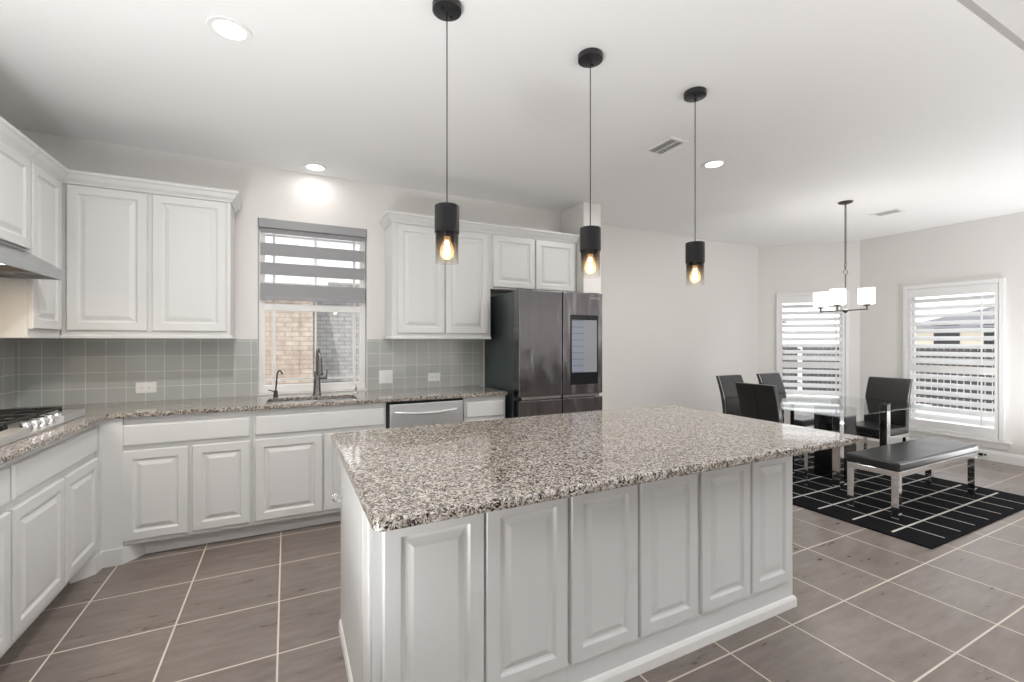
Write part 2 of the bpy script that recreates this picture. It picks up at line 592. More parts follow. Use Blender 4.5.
# baseboards
bprof = [(0, 0), (.016, 0), (.016, .085), (.010, .105), (.004, .115), (0, .115)]
struct('baseboard_dining', MB().sweep([(2.872, 4.11), (2.872, 4.318), (B0[0], 4.318), B1, (XR, -2.2)], bprof, 0), M['trim'])
struct('baseboard_stub', MB().sweep([(2.655, 3.688), (2.872, 3.688), (2.872, 4.10)], bprof, 0), M['trim'])

# kitchen window (double hung, prairie grilles) with its drywall return and sill
w1 = MB()
fy0, fy1 = YW + .055, YW + .115
fx0, fx1 = wx0 + .004, wx1 - .004
w1.box(fx0, fx1, fy0, fy1, wz0 + .002, .985).box(fx0, fx1, fy0, fy1, 2.29, wz1 - .002)
w1.box(fx0, fx0 + .045, fy0, fy1, .985, 2.29).box(fx1 - .045, fx1, fy0, fy1, .985, 2.29)
w1.box(fx0 + .04, fx1 - .04, fy0 + .01, fy1 - .01, 1.60, 1.655)
win = struct('window_1', w1, M['trim'], bevel=.003)
gr_ = MB()
for gx_ in (-.092, .2235, .537):
    wdt = .010 if gx_ != .2235 else .007
    gr_.box(gx_ - wdt, gx_ + wdt, fy0 + .02, fy1 - .022, .985, 2.29)
for gz in (1.03, 1.72, 2.22):
    gr_.box(fx0 + .04, fx1 - .04, fy0 + .021, fy1 - .023, gz - .008, gz + .008)
g1 = gr_.build('window_grille', M['trim'], win)
MB().box(fx0 + .04, fx1 - .04, fy0 + .030, fy0 + .034, .98, 2.29).build('window_pane', M['pane'], win)
struct('window_sill', MB().box(wx0 + .002, wx1 - .002, YW - .004, YW + .05, .9165, .9245), M['trim'], win)

# backsplash, standing on the worktop
ZS = 1.365
struct('wall_tile_back', MB().box(XL + .008, wx0, YW - .008, YW - .0005, .9145, ZS).box(wx1, 1.74, YW - .008, YW - .0005, .9145, ZS), M['splash_x'])
struct('wall_tile_left', MB().box(XL + .0005, XL + .008, -1, YW - .0005, .9145, ZS), M['splash_y'])

# ------------------------------------------------------------------ dining windows + shutters
def big_window(n, org, ang, x0, x1, z0, z1, lab):
    """x0..x1 opening along the wall, frame in the opening, shutter at the room face"""
    fr = MB()
    d0, d1 = .07, .12
    fr.box(x0, x1, d0, d1, z0, z0 + .05).box(x0, x1, d0, d1, z1 - .05, z1)
    fr.box(x0, x0 + .04, d0, d1, z0 + .05, z1 - .05).box(x1 - .04, x1, d0, d1, z0 + .05, z1 - .05)
    fr.box(x0 + .04, x1 - .04, d0 + .01, d1 - .01, 1.10, 1.14)
    w = struct('window_%d' % n, fr, M['trim'])
    w.location = (org[0], org[1], 0); w.rotation_euler = (0, 0, ang)
    MB().box(x0 + .04, x1 - .04, .09, .094, z0 + .04, z1 - .04).build('window_pane', M['pane'], w)
    # sill shelf and apron
    s = MB().box(x0 - .09, x1 + .09, -.045, .0, z0 - .045, z0 - .02)
    s.box(x0 - .06, x1 + .06, -.016, .0, z0 - .115, z0 - .045)
    s.build('window_sill', M['trim'], w, bevel=.004)
    # shutter, a thing of its own
    t = thing('plantation_shutter', lab, 'shutter', (org[0], org[1], 0), ang, 'plantation shutters')
    a, b_ = x0 - .035, x1 + .035
    f = MB()
    f.box(a, a + .045, -.034, 0, z0 - .018, z1 + .045).box(b_ - .045, b_, -.034, 0, z0 - .018, z1 + .045)
    f.box(a + .045, b_ - .045, -.034, 0, z1 - .0, z1 + .045).box(a + .045, b_ - .045, -.034, 0, z0 - .018, z0 + .018)
    f.build('shutter_frame', M['louver'], t, bevel=.004)
    p = MB()
    i0, i1 = a + .048, b_ - .048
    zz0, zz1 = z0 + .02, z1 - .002
    p.box(i0, i0 + .032, -.026, .0, zz0, zz1).box(i1 - .032, i1, -.026, .0, zz0, zz1)
    p.box(i0 + .032, i1 - .032, -.026, .0, zz0, zz0 + .085).box(i0 + .032, i1 - .032, -.026, .0, zz1 - .10, zz1)
    p.box(i0 + .032, i1 - .032, -.026, .0, .965, 1.05)
    p.build('shutter_panel', M['louver'], t, bevel=.003)
    lv = MB()
    def bank(za, zb):
        k = max(1, round((zb - za) / .0965)); st = (zb - za) / k
        for i in range(k):
            zc = za + st * (i + .5)
            hw, ht, tl = .052, .0055, math.radians(30)
            prof = []
            for q in range(12):
                an = 2 * PI * q / 12
                u, v = hw * math.cos(an), ht * math.sin(an)
                # room edge (negative y) lower than the outside edge
                prof.append((-.013 + u * math.cos(tl) - v * math.sin(tl), zc + u * math.sin(tl) + v * math.cos(tl)))
            lv.prism(prof, i0 + .034, i1 - .034, axis='x', smooth=True)
    bank(zz0 + .09, .962); bank(1.053, zz1 - .103)
    lv.build('louvers', M['louver'], t)
    tr = MB()
    tr.box(i1 - .125, i1 - .113, -.086, -.074, zz0 + .11, .93).box(i1 - .125, i1 - .113, -.086, -.074, 1.09, zz1 - .13)
    tr.build('tilt_rod', M['louver'], t)
    return t


big_window(2, B0, BA, .27, 1.085, .26, 2.0, 'white louvred shutter on the angled wall window behind the chandelier')
big_window(3, (XR, B1[1]), -PI / 2, .535, 1.375, .26, 2.0, 'white louvred shutter on the rightmost window, above the black bench')


# ------------------------------------------------------------------ cabinets
CROWN = [(0, 0), (.010, 0), (.014, .012), (.030, .030), (.042, .052), (.052, .060), (.052, .078), (0, .078)]


def cabinet(name, label, cat, org, rz, W_, D_, z0, z1, doors=(), drawers=(), toe=0, knobs=(), group=None, frame=.055, hollow=False, t=.020):
    c = thing(name, label, cat, (org[0], org[1], 0), rz, group)
    b = MB()
    if hollow:
        zt = z0 + toe
        b.box(0, .018, .0, D_, zt, z1).box(W_ - .018, W_, .0, D_, zt, z1).box(.018, W_ - .018, 0, .020, zt, z1)
        b.box(.018, W_ - .018, .020, D_, zt, zt + .018).box(.018, W_ - .018, D_ - .010, D_, zt + .018, z1)
        b.box(0, W_, .075, D_, z0 + .001, z0 + toe)
    elif toe:
        b.box(0, W_, 0, D_, z0 + toe, z1).box(0, W_, .075, D_, z0 + .001, z0 + toe)
    else:
        b.box(0, W_, 0, D_, z0, z1)
    b.build('cabinet_body', M['cab'], c, bevel=.0015, seg=1)
    for (a, b_, c0, c1) in doors:
        d = MB().panel(a, b_, c0, c1, -.0006, t, frame=frame).build('door', M['cab'], c)
    for (a, b_, c0, c1) in drawers:
        MB().panel(a, b_, c0, c1, -.0006, t, raised=False).build('drawer_front', M['cab'], c)
    return c


YF = 3.51           # face of the back base run (doors stand 2 cm proud)
# back run base cabinets
xo = -.97
cabinet('base_cabinet', 'white base cabinet with one wide drawer front over two doors, left of the sink', 'cabinet', (xo, YF), 0, .765, YW - YF - .002, 0, .884,
        doors=[(.08, .409, .130, .678), (.43, .751, .130, .678)], drawers=[(.08, .751, .708, .838)], toe=.10, group='base cabinets')
cabinet('base_cabinet', 'white sink base cabinet with false drawer front and two doors beneath the window', 'cabinet', (-.204, YF), 0, .886, YW - YF - .002, 0, .884 - .0,
        doors=[(.014, .435, .130, .680), (.447, .872, .130, .680)], drawers=[(.014, .872, .710, .840)], hollow=True, toe=.10, group='base cabinets')
cabinet('base_cabinet', 'narrow white base cabinet between dishwasher and refrigerator', 'cabinet', (1.312, YF), 0, .385, YW - YF - .002, 0, .884,
        doors=[(.02, .365, .130, .680)], drawers=[(.02, .365, .710, .840)], toe=.10, group='base cabinets')
# left run, front faces +X
XF = -1.01
cabinet('base_cabinet', 'white cooktop base cabinet with a wide front over two doors, in the left corner', 'cabinet', (XF, 2.532), PI / 2, .925, XF - XL - .002, 0, .884,
        doors=[(.010, .480, .132, .665), (.503, .921, .132, .665)], drawers=[(.010, .921, .700, .845)], toe=.10, group='base cabinets')
cabinet('base_cabinet', 'white base cabinet cut off by the left edge of the photo', 'cabinet', (XF, 1.62), PI / 2, .91, XF - XL - .002, 0, .884,
        doors=[(.010, .45, .132, .665), (.47, .90, .132, .665)], drawers=[(.010, .45, .700, .845), (.47, .90, .700, .845)], toe=.10, group='base cabinets')
# corner filler between the two runs: square post down to the floor with chamfered foot
cf = MB()
cf.prism([(XF, 3.458), (-.985, 3.458), (-.985, 3.488), (-.885, 3.488), (-.885, 3.509), (XF, 3.509)], .13, .8835)
cf.prism([(-1.075, 3.33), (-.985, 3.40), (-.975, 3.475), (-.885, 3.475), (-.80, 3.58), (-1.075, 3.58)], .001, .0995)
cf.prism([(XF - .0, 3.4585), (-.985, 3.4585), (-.985, 3.488), (-.885, 3.488), (-.885, 3.509), (XF, 3.509)], .0996, .13)
tag(cf.build('corner_filler', M['cab'], None), 'white corner filler post where the two base cabinet runs meet', 'filler panel')

# upper cabinets, back wall left
uz0, uz1 = 1.366, 2.348
YU = 3.80
def upper(label, org, rz, W_, D_, z0, doors, ends, path, group='upper cabinets', rail=True, name='upper_cabinet'):
    c = cabinet(name, label, 'cabinet', org, rz, W_, D_, z0, uz1, doors=doors, group=group)
    MB().sweep(path, CROWN, uz1 - .004).build('crown_moulding', M['cab'], c)
    if rail:
        MB().sweep(ends, [(0, 0), (.014, .003), (.014, .016), (.005, .024), (0, .024)], z0 - .001).build('light_rail', M['cab'], c)
    return c


upper('white upper cabinet with two tall doors left of the window', (-1.268, YU), 0, .908, YW - YU - .009, uz0,
      [(.030, .435, uz0 + .052, 2.338), (.461, .883, uz0 + .052, 2.338)], [(0, 0), (.908, 0), (.908, .30)], [(-.0, 0), (.908, 0), (.908, .301)])
upper('white upper cabinet in the left corner between range hood and back wall', (-1.27, 3.392), PI / 2, .400, .328, uz0,
      [(.012, .365, uz0 + .052, 2.338)], [(0, 0), (.40, 0)], [(0, 0), (.46, 0)], rail=False)
upper('short white upper cabinet directly above the range hood', (-1.27, 2.47), PI / 2, .918, .328, 1.838,
      [(.012, .452, 1.850, 2.338), (.468, .908, 1.850, 2.338)], [(0, 0), (.918, 0)], [(0, 0), (.918, 0)], rail=False)
upper('white upper cabinet with two tall doors between window and refrigerator', (.790, YU), 0, .895, YW - YU - .009, uz0,
      [(.040, .448, uz0 + .050, 2.330), (.460, .862, uz0 + .050, 2.330)], [(0, .30), (0, 0), (.895, 0)], [(0, .301), (0, 0), (.895, 0)])
upper('short white upper cabinet with two doors above the refrigerator', (1.6855, YU), 0, .960, YW - YU - .001, 1.835,
      [(.020, .460, 1.850, 2.330), (.474, .915, 1.850, 2.330)], [(0, 0), (.96, 0)], [(0, 0), (.96, 0)], rail=False)

# ------------------------------------------------------------------ worktop (L) with sink cut-out
def cells(xs, ys, keep, z0, z1):
    mb = MB(); nx, ny = len(xs) - 1, len(ys) - 1
    idx = {}
    def V(i, j, k):
        key = (i, j, k)
        if key not in idx:
            idx[key] = len(mb.v); mb.v.append((xs[i], ys[j], z1 if k else z0))
        return idx[key]
    K = lambda i, j: 0 <= i < nx and 0 <= j < ny and keep(i, j)
    for i in range(nx):
        for j in range(ny):
            if not K(i, j): continue
            mb.f.append((V(i, j, 1), V(i + 1, j, 1), V(i + 1, j + 1, 1), V(i, j + 1, 1))); mb.sm.append(False)
            mb.f.append((V(i, j, 0), V(i, j + 1, 0), V(i + 1, j + 1, 0), V(i + 1, j, 0))); mb.sm.append(False)
            for (di, dj, a, b_) in ((0, -1, (i, j), (i + 1, j)), (1, 0, (i + 1, j), (i + 1, j + 1)), (0, 1, (i + 1, j + 1), (i, j + 1)), (-1, 0, (i, j + 1), (i, j))):
                if not K(i + di, j + dj):
                    mb.f.append((V(*a, 0), V(*b_, 0), V(*b_, 1), V(*a, 1))); mb.sm.append(False)
    return mb


SX0, SX1, SY0, SY1 = -.125, .485, 3.545, 3.875
wt = cells([XL + .001, -.955, SX0, SX1, 1.697], [1.62, 3.466, SY0, SY1, YW - .0005],
           lambda i, j: (i == 0 or j >= 1) and not (i == 2 and j == 2), .8845, .914)
tag(wt.build('worktop', M['granite'], bevel=.006), 'speckled granite L-shaped worktop along the left and back walls', 'worktop')

sk = thing('sink', 'stainless steel undermount sink below the window', 'sink', ((SX0 + SX1) / 2, (SY0 + SY1) / 2, .70))
hw, hd = (SX1 - SX0) / 2 + .004, (SY1 - SY0) / 2 + .004
q = MB()
q.box(-hw, hw, -hd, hd, 0, .004)
q.box(-hw, -hw + .004, -hd, hd, .004, .184).box(hw - .004, hw, -hd, hd, .004, .184)
q.box(-hw, hw, -hd, -hd + .004, .004, .184).box(-hw, hw, hd - .004, hd, .004, .184)
q.build('basin', M['steel'], sk)
MB().lathe([(.045, .004), (.045, .007), (.03, .006), (.0, .0062)], (0, .03, 0)).build('drain', M['chrome'], sk)

# faucet
fc = thing('faucet', 'tall pull-down kitchen faucet with side lever behind the sink', 'faucet', (.222, 3.965, .914))
MB().lathe([(.033, 0), (.033, .008), (.030, .014), (.024, .12), (.020, .185), (.014, .192)]).build('faucet_body', M['nickel'], fc)
pts = [(0, 0, .185), (0, 0, .30)]
for k in range(1, 11):
    a = PI * k / 11
    pts.append((.008 * k / 11, -.075 + .075 * math.cos(a), .30 + .075 * math.sin(a)))
pts.append((.010, -.150, .295))
MB().tube(pts, .0115, 12).build('spout', M['nickel'], fc)
MB().lathe([(.013, .31), (.017, .29), (.023, .20), (.028, .175), (.025, .168)], (.010, -.150, 0)).build('spray_head', M['nickel'], fc)
MB().lathe([(.011, .0), (.011, .055), (.009, .058)], (.018, 0, .135), axis='x', seg=16).tube([(.068, 0, .135), (.072, -.005, .165), (.074, -.008, .205)], [.007, .006, .005], 8).build('lever', M['nickel'], fc)
# filtered water tap
ft = thing('water_tap', 'small dark curved drinking water tap left of the main faucet', 'tap', (-.075, 3.955, .914))
MB().lathe([(.019, 0), (.019, .004), (.016, .01), (.014, .045), (.009, .052)]).build('tap_body', M['bronze'], ft)
MB().tube([(0, 0, .05), (.004, -.01, .10), (.008, -.02, .15), (.012, -.03, .185), (.020, -.045, .205), (.032, -.060, .207), (.042, -.07, .195), (.048, -.075, .180)], .0055, 8).build('spout', M['bronze'], ft)
MB().tube([(-.01, 0, .04), (-.03, -.008, .052), (-.052, -.012, .057)], [.005, .0045, .004], 8).build('lever', M['bronze'], ft)
# soap dispenser
sp = thing('soap_dispenser', 'small chrome soap dispenser right of the sink', 'dispenser', (.520, 3.955, .914))
MB().lathe([(.018, 0), (.018, .006), (.010, .012), (.009, .05)]).build('pump_body', M['chrome'], sp)
MB().tube([(0, 0, .045), (0, 0, .062), (-.004, -.02, .068), (-.008, -.045, .062)], .006, 8).build('nozzle', M['chrome'], sp)

# outlets on the backsplash
def outlet(label, x, z, w, h, kind='outlet'):
    o = thing('wall_outlet' if kind == 'outlet' else 'light_switch', label, 'outlet' if kind == 'outlet' else 'switch', (x, YW - .008, z), 0)
    MB().box(-w / 2, w / 2, -.005, -.0003, -h / 2, h / 2).build('cover_plate', M['white'], o, bevel=.0018)
    f = MB()
    if kind == 'outlet':
        for dx in (-.020, .020):
            f.lathe([(.0155, -.0075), (.0155, -.004)], (dx, 0, 0), axis='y', seg=16)
        f.build('socket', M['white'], o)
        for dx in (-.020, .020):
            MB().box(dx - .005, dx + .003, -.0082, -.0074, .004, .006).box(dx - .005, dx + .003, -.0082, -.0074, -.006, -.004).build('slot', M['gap'], o)
    else:
        for dx in (-.027, .027):
            f.box(dx - .017, dx + .017, -.009, -.0045, -.034, .034)
        f.build('rocker', M['white'], o, bevel=.0015)
    return o


outlet('white outlet plate on the backsplash left of the sink', -.909, 1.012, .120, .076)
outlet('white double switch plate on the backsplash right beside the window', .795, 1.030, .118, .118, 'switch')
outlet('white outlet plate on the backsplash nearest the refrigerator', 1.240, 1.012, .120, .076)

# ------------------------------------------------------------------ cooktop
ck = thing('gas_cooktop', 'stainless gas cooktop with black grates on the left worktop', 'cooktop', (-1.31, 3.0, .9145), PI / 2)
# local: x along run (+Y world), -y toward the room (+X world)
L2, D2 = .455, .262
cb = MB()
cb.box(-L2, L2, -D2, D2, 0, .012)
cb.box(-L2, -.175, -D2, -.195, .012, .042).box(.175, L2, -D2, -.195, .012, .042)
cb.box(-L2, -L2 + .03, -.195, D2, .012, .042).box(L2 - .03, L2, -.195, D2, .012, .042).box(-L2 + .03, L2 - .03, D2 - .02, D2, .012, .042)
cb.build('cooktop_tray', M['steel'], ck, bevel=.003)
for i in range(5):
    k = MB().lathe([(.023, 0), (.023, .004), (.020, .007), (.018, .038), (.015, .042)], seg=20)
    k.box(-.004, .004, -.016, .016, .040, .050)
    ko = k.build('knob', M['chrome'], ck)
    ko.location = (-.115 + i * .079, -.225, .013)
for (bx, by, r_) in ((-.30, -.07, .05), (-.30, .14, .04), (0, .05, .06), (.30, -.07, .045), (.30, .14, .04)):
    bo = MB().lathe([(r_ + .012, 0), (r_ + .012, .008), (r_, .012), (r_, .020), (r_ - .006, .024), (0, .024)], (0, 0, 0), 20).build('burner', M['iron'], ck)
    bo.location = (bx, by, .013)
for gi, (gx0, gx1) in enumerate(((-.43, -.155), (-.145, .145), (.155, .43))):
    g = MB()
    y0_, y1_ = -.165, .235
    t_b = .006
    for yy in (y0_, y1_, (y0_ + y1_) / 2 - .09, (y0_ + y1_) / 2 + .09):
        g.box(gx0, gx1, yy - t_b, yy + t_b, .050, .064)
    for xx in (gx0 + t_b, gx1 - t_b, (gx0 + gx1) / 2):
        g.box(xx - t_b, xx + t_b, y0_, y1_, .050, .064)
    for xx in (gx0 + t_b, gx1 - t_b):
        for yy in (y0_, y1_):
            g.box(xx - .008, xx + .008, yy - .008, yy + .008, .0121, .051)
    g.build('grate', M['iron'], ck, bevel=.002, seg=1)

# ------------------------------------------------------------------ range hood
hd_ = thing('range_hood', 'stainless steel under-cabinet range hood over the cooktop', 'range hood', (0, 2.47, 0))
Lh = .912
hb = MB()
# profile in (x, z), extruded along y
prof = [(-1.598, 1.690), (-1.565, 1.690), (-1.565, 1.722), (-1.120, 1.722), (-1.120, 1.690), (-1.107, 1.690), (-1.107, 1.738), (-1.262, 1.836), (-1.598, 1.836)]
n_ = len(prof)
vs = [(a, 0, b_) for a, b_ in prof] + [(a, Lh, b_) for a, b_ in prof]
hb.add(vs, [tuple(range(n_)), tuple(range(2 * n_ - 1, n_ - 1, -1))] + [(i, i + n_, (i + 1) % n_ + n_, (i + 1) % n_) for i in range(n_)])
hb.box(-1.565, -1.12, 0, .014, 1.690, 1.722).box(-1.565, -1.12, Lh - .014, Lh, 1.690, 1.722)
hb.build('hood_canopy', M['hood_steel'], hd_)
MB().box(-1.56, -1.20, .12, .44, 1.712, 1.7215).box(-1.56, -1.20, .46, .78, 1.712, 1.7215).build('grease_filter', M['hoodin'], hd_)
MB().lathe([(.035, 1.708), (.035, 1.7215)], (-1.16, .46, 0), 20).build('hood_lamp', M['lens'], hd_)
lamp('hood_light', 'AREA', (-1.16, .46, 1.700), 2.5, (1, .78, .55), (0, 0, 0), .06, parent=hd_)

# ------------------------------------------------------------------ dishwasher
dw = thing('dishwasher', 'stainless steel dishwasher with curved bar handle under the back worktop', 'dishwasher', (.688, YF, 0))
MB().box(0, .618, .0, .55, .10, .880).box(.02, .598, .06, .5, .001, .10).build('dishwasher_body', M['gap'], dw)
MB().box(.018, .608, -.030, -.001, .115, .862).build('dishwasher_door', M['steel'], dw, bevel=.004)
pts = [(.06 + .49 * k / 16, -.034 - .045 * math.sin(PI * k / 16) ** .6, .800 - .012 * math.sin(PI * k / 16)) for k in range(17)]
MB().tube(pts, [.007 + .005 * math.sin(PI * k / 16) for k in range(17)], 12).build('handle', M['steel'], dw)

# ------------------------------------------------------------------ refrigerator
fr = thing('refrigerator', 'dark stainless french-door refrigerator with touch screen beside the wall', 'refrigerator', (1.757, 3.362, 0))
FW = .876
MB().box(0, FW, .118, .745, .03, 1.775).box(.03, FW - .03, .16, .70, .001, .03).build('fridge_body', M['fridge_side'], fr, bevel=.004)
for hx in (.02, FW - .14):
    MB().box(hx, hx + .12, .02, .16, 1.7755, 1.796).build('hinge_cover', M['black'], fr, bevel=.003)
MB().box(0, .431, 0, .112, .868, 1.790).build('fridge_door', M['dark_steel'], fr, bevel=.007, seg=3)
rd = MB().box(.441, FW, 0, .112, .868, 1.790).build('fridge_door', M['dark_steel'], fr, bevel=.007, seg=3)
MB().box(.431, .441, .03, .11, .87, 1.785).build('centre_seal', M['gap'], fr)
# recessed hand pulls along the bottom of the upper doors
MB().box(.03, .425, .012, .10, .845, .8675).box(.447, FW - .03, .012, .10, .845, .8675).build('hand_pull', M['chrome'], fr)
MB().box(0, .431, 0, .112, .455, .838).build('fridge_drawer', M['dark_steel'], fr, bevel=.007, seg=3)
MB().box(.441, FW, 0, .112, .455, .838).build('fridge_drawer', M['dark_steel'], fr, bevel=.007, seg=3)
MB().box(0, .431, 0, .112, .05, .440).build('fridge_drawer', M['dark_steel'], fr, bevel=.007, seg=3)
MB().box(.441, FW, 0, .112, .05, .440).build('fridge_drawer', M['dark_steel'], fr, bevel=.007, seg=3)
sb = MB().box(.517, .822, -.004, .0, .957, 1.586).build('screen_bezel', M['glassblack'], rd, bevel=.0015, seg=1)
MB().box(.530, .806, -.0048, -.0041, 1.066, 1.540).build('touch_screen', M['screen'], rd)
# maker's lettering on the door
tx = bpy.data.curves.new('door_lettering', 'FONT'); tx.body = 'SAMSUNG'; tx.size = .024; tx.extrude = .0006; tx.align_x = 'CENTER'
txo = bpy.data.objects.new('door_lettering', tx); COL.objects.link(txo)
bpy.context.view_layer.update()
lm = bpy.data.meshes.new_from_object(txo.evaluated_get(bpy.context.evaluated_depsgraph_get()))
bpy.data.objects.remove(txo)
txo = bpy.data.objects.new('door_lettering', lm); COL.objects.link(txo); txo.parent = rd
lm.materials.clear(); lm.materials.append(M['chrome'])
txo.location = (.790, -.0008, 1.735); txo.rotation_euler = (PI / 2, 0, 0)

# ------------------------------------------------------------------ roller shade
rs = thing('roller_shade', 'grey striped zebra roller shade half lowered over the kitchen window', 'window shade', ((wx0 + wx1) / 2, YW, 0))
hwS = (wx1 - wx0) / 2 - .006
MB().box(-hwS, hwS, -.012, .035, 2.262, 2.3335).build('headrail', mat('shade_rail', (.34, .34, .355), .5), rs, bevel=.004)
fb = MB(); sh = MB(); inn = hwS - .012
for a, b_ in ((2.221, 2.262), (2.043, 2.143), (1.887, 1.986), (1.716, 1.816)):
    fb.box(-inn, inn, .018, .0196, a, b_)
for a, b_ in ((2.143, 2.221), (1.986, 2.043), (1.816, 1.887)):
    sh.box(-inn, inn, .0185, .0190, a, b_)
fb.build('fabric_bands', M['fabric'], rs); sh.build('sheer_bands', M['sheer'], rs)
MB().box(-inn, inn, .008, .028, 1.684, 1.716).build('bottom_rail', mat('shade_rail2', (.34, .34, .36), .5), rs, bevel=.003)

# ------------------------------------------------------------------ island
IX0, IX1, IY0, IY1 = .232, 2.305, 1.405, 2.235
def island_cab(label, x0, x1, doors, left=False, right=False):
    c = thing('island_cabinet', label, 'cabinet', (x0, IY0, 0), 0, 'island cabinets')
    w = x1 - x0
    MB().box(0, w, 0, IY1 - IY0, .001, .8795).build('cabinet_body', M['cab'], c)
    for a, b_ in doors:
        MB().panel(a - x0, b_ - x0, .150, .800, -.0006, .020, frame=.055).build('door', M['cab'], c)
    # back side doors with knobs
    n = 2
    for k in range(n):
        a = w / n * k + .012; b_ = w / n * (k + 1) - .008
        R = Matrix.Translation((w, IY1 - IY0, 0)) @ Matrix.Rotation(PI, 4, 'Z')
        d = MB().panel(a, b_, .150, .690, -.0006, .020, mx=R).build('door', M['cab'], c)
        kx = (b_ - .035) if k % 2 == 0 else (a + .035)
        kx = w - kx
        if left and k == 1: kx = .035
        MB().lathe([(.007, 0), (.007, .014), (.016, .022), (.017, .030), (.010, .036), (0, .037)], (kx, IY1 - IY0 + .0195, .62), 16, axis='y').build('knob', M['chrome'], d)
        MB().panel(a, b_, .715, .862, -.0006, .020, mx=R, raised=False).build('drawer_front', M['cab'], c)
    # base moulding
    path = []
    if left: path += [(0, IY1 - IY0 - .0)]
    path += [(0, 0), (w, 0)]
    if right: path += [(w, IY1 - IY0)]
    MB().sweep(path, [(0, 0), (.014, 0), (.014, .040), (.008, .052), (0, .056)], .0012).build('base_moulding', M['trim'], c)
    return c


ic = island_cab('white island cabinet nearest the camera, at the left end', IX0, .932, [(.262, .593), (.600, .927)], left=True)
kb = MB().lathe([(.007, 0), (.008, -.012), (.019, -.018), (.021, -.030), (.014, -.039), (0, -.041)], (-.0065, 2.20 - IY0, .635), 16, axis='x')
kb.build('knob', M['chrome'], ic)
MB().box(-.010, -.0062, 2.165 - IY0, 2.172 - IY0, .56, .65).build('latch_plate', M['steel'], ic)
# left end panel: wide flat panel and a stile at the corner
MB().box(-.010, -.0005, .012, .115, .058, .874).box(-.006, -.0005, .150, IY1 - IY0 - .004, .058, .874).build('end_panel', M['cab'], ic, bevel=.002, seg=1)
island_cab('white island cabinet in the middle of the three panelled island units', .933, 1.613, [(.942, 1.264), (1.276, 1.604)])
island_cab('white island cabinet at the right end, nearest the bench', 1.614, IX1, [(1.627, 1.953), (1.968, 2.268)], right=True)

def rounded_slab(x0, x1, y0, y1, z0, z1, rad, n=6):
    pts = []
    for cx, cy, a0 in ((x1 - rad, y0 + rad, -PI / 2), (x1 - rad, y1 - rad, 0), (x0 + rad, y1 - rad, PI / 2), (x0 + rad, y0 + rad, PI)):
        for k in range(n + 1):
            a = a0 + PI / 2 * k / n
            pts.append((cx + rad * math.cos(a), cy + rad * math.sin(a)))
    return MB().prism(pts, z0, z1)


tag(rounded_slab(.188, 2.36, 1.122, 2.288, .880, .914, .028).build('island_countertop', M['granite'], bevel=.010, seg=4),
    'large speckled granite countertop on the kitchen island', 'countertop')

# ------------------------------------------------------------------ pendants
def pendant(label, x, y, dz):
    t = thing('pendant_lamp', label, 'pendant lamp', (x, y, H), 0, 'pendant lamps over the island')
    MB().lathe([(0, -.030), (.050, -.030), (.060, -.026), (.0605, -.001), (.0, -.001)], seg=36).build('canopy', M['canopy_black'], t)
    for a in (.6, .6 + PI):
        MB().lathe([(.006, -.036), (.006, -.030)], (.030 * math.cos(a), .030 * math.sin(a), 0), 10).build('screw', M['black'], t)
    z1_ = 1.917 - dz - H; zs = 1.803 - dz - H; z0_ = 1.678 - dz - H
    MB().tube([(0, 0, -.03), (0, 0, z1_)], .0024, 8).build('cord', M['black'], t)
    MB().lathe([(0.006, z1_ + .004), (.048, z1_), (.051, z1_ - .003), (.051, zs), (.048, zs), (.048, z1_ - .006), (0.006, z1_ - .006), (0.006, z1_ + .004)], seg=36, cap=False).build('lamp_shade', M['black'], t)
    MB().lathe([(.0475, zs + .02), (.0475, z0_), (.0455, z0_), (.0455, zs + .02), (.0475, zs + .02)], seg=36, cap=False).build('glass_shade', M['smoke'], t, recalc=True)
    MB().lathe([(.016, z1_ - .01), (.016, zs - .010), (.013, zs - .014)], seg=16).build('socket', M['black'], t)
    MB().lathe([(.012, zs - .014), (.015, zs - .03), (.026, zs - .058), (.030, zs - .078), (.026, zs - .097), (.014, zs - .108), (0, zs - .111)], seg=20).build('light_bulb', M['amber'], t)
    f = MB()
    for k in range(5):
        a = 2 * PI * k / 5
        f.tube([(.007 * math.cos(a), .007 * math.sin(a), zs - .03), (.011 * math.cos(a), .011 * math.sin(a), zs - .09)], .0012, 5)
    f.build('filament', M['filament'], t)
    lamp('bulb_light', 'POINT', (0, 0, zs - .07), 1.2, (1, .75, .45), size=.02, parent=t)
    return t


# bulb envelope: clear amber glass with glowing core
M['amber'], ta, nta = glass('bulb_glass', (1.0, .88, .70))
em = nta.nodes.new('ShaderNodeEmission'); em.inputs[0].default_value = (1, .74, .42, 1); em.inputs[1].default_value = .55
ad = nta.nodes.new('ShaderNodeAddShader')
mo = [n for n in nta.nodes if n.bl_idname == 'ShaderNodeOutputMaterial'][0]
src = mo.inputs[0].links[0].from_socket
nta.links.new(src, ad.inputs[0]); nta.links.new(em.outputs[0], ad.inputs[1]); nta.links.new(ad.outputs[0], mo.inputs[0])
pendant('leftmost black cylinder pendant lamp, nearest the camera', .596, 1.789, .005)
pendant('middle black cylinder pendant lamp over the island', 1.326, 1.789, .015)
pendant('rightmost black cylinder pendant lamp, farthest along the island', 2.048, 1.791, .016)

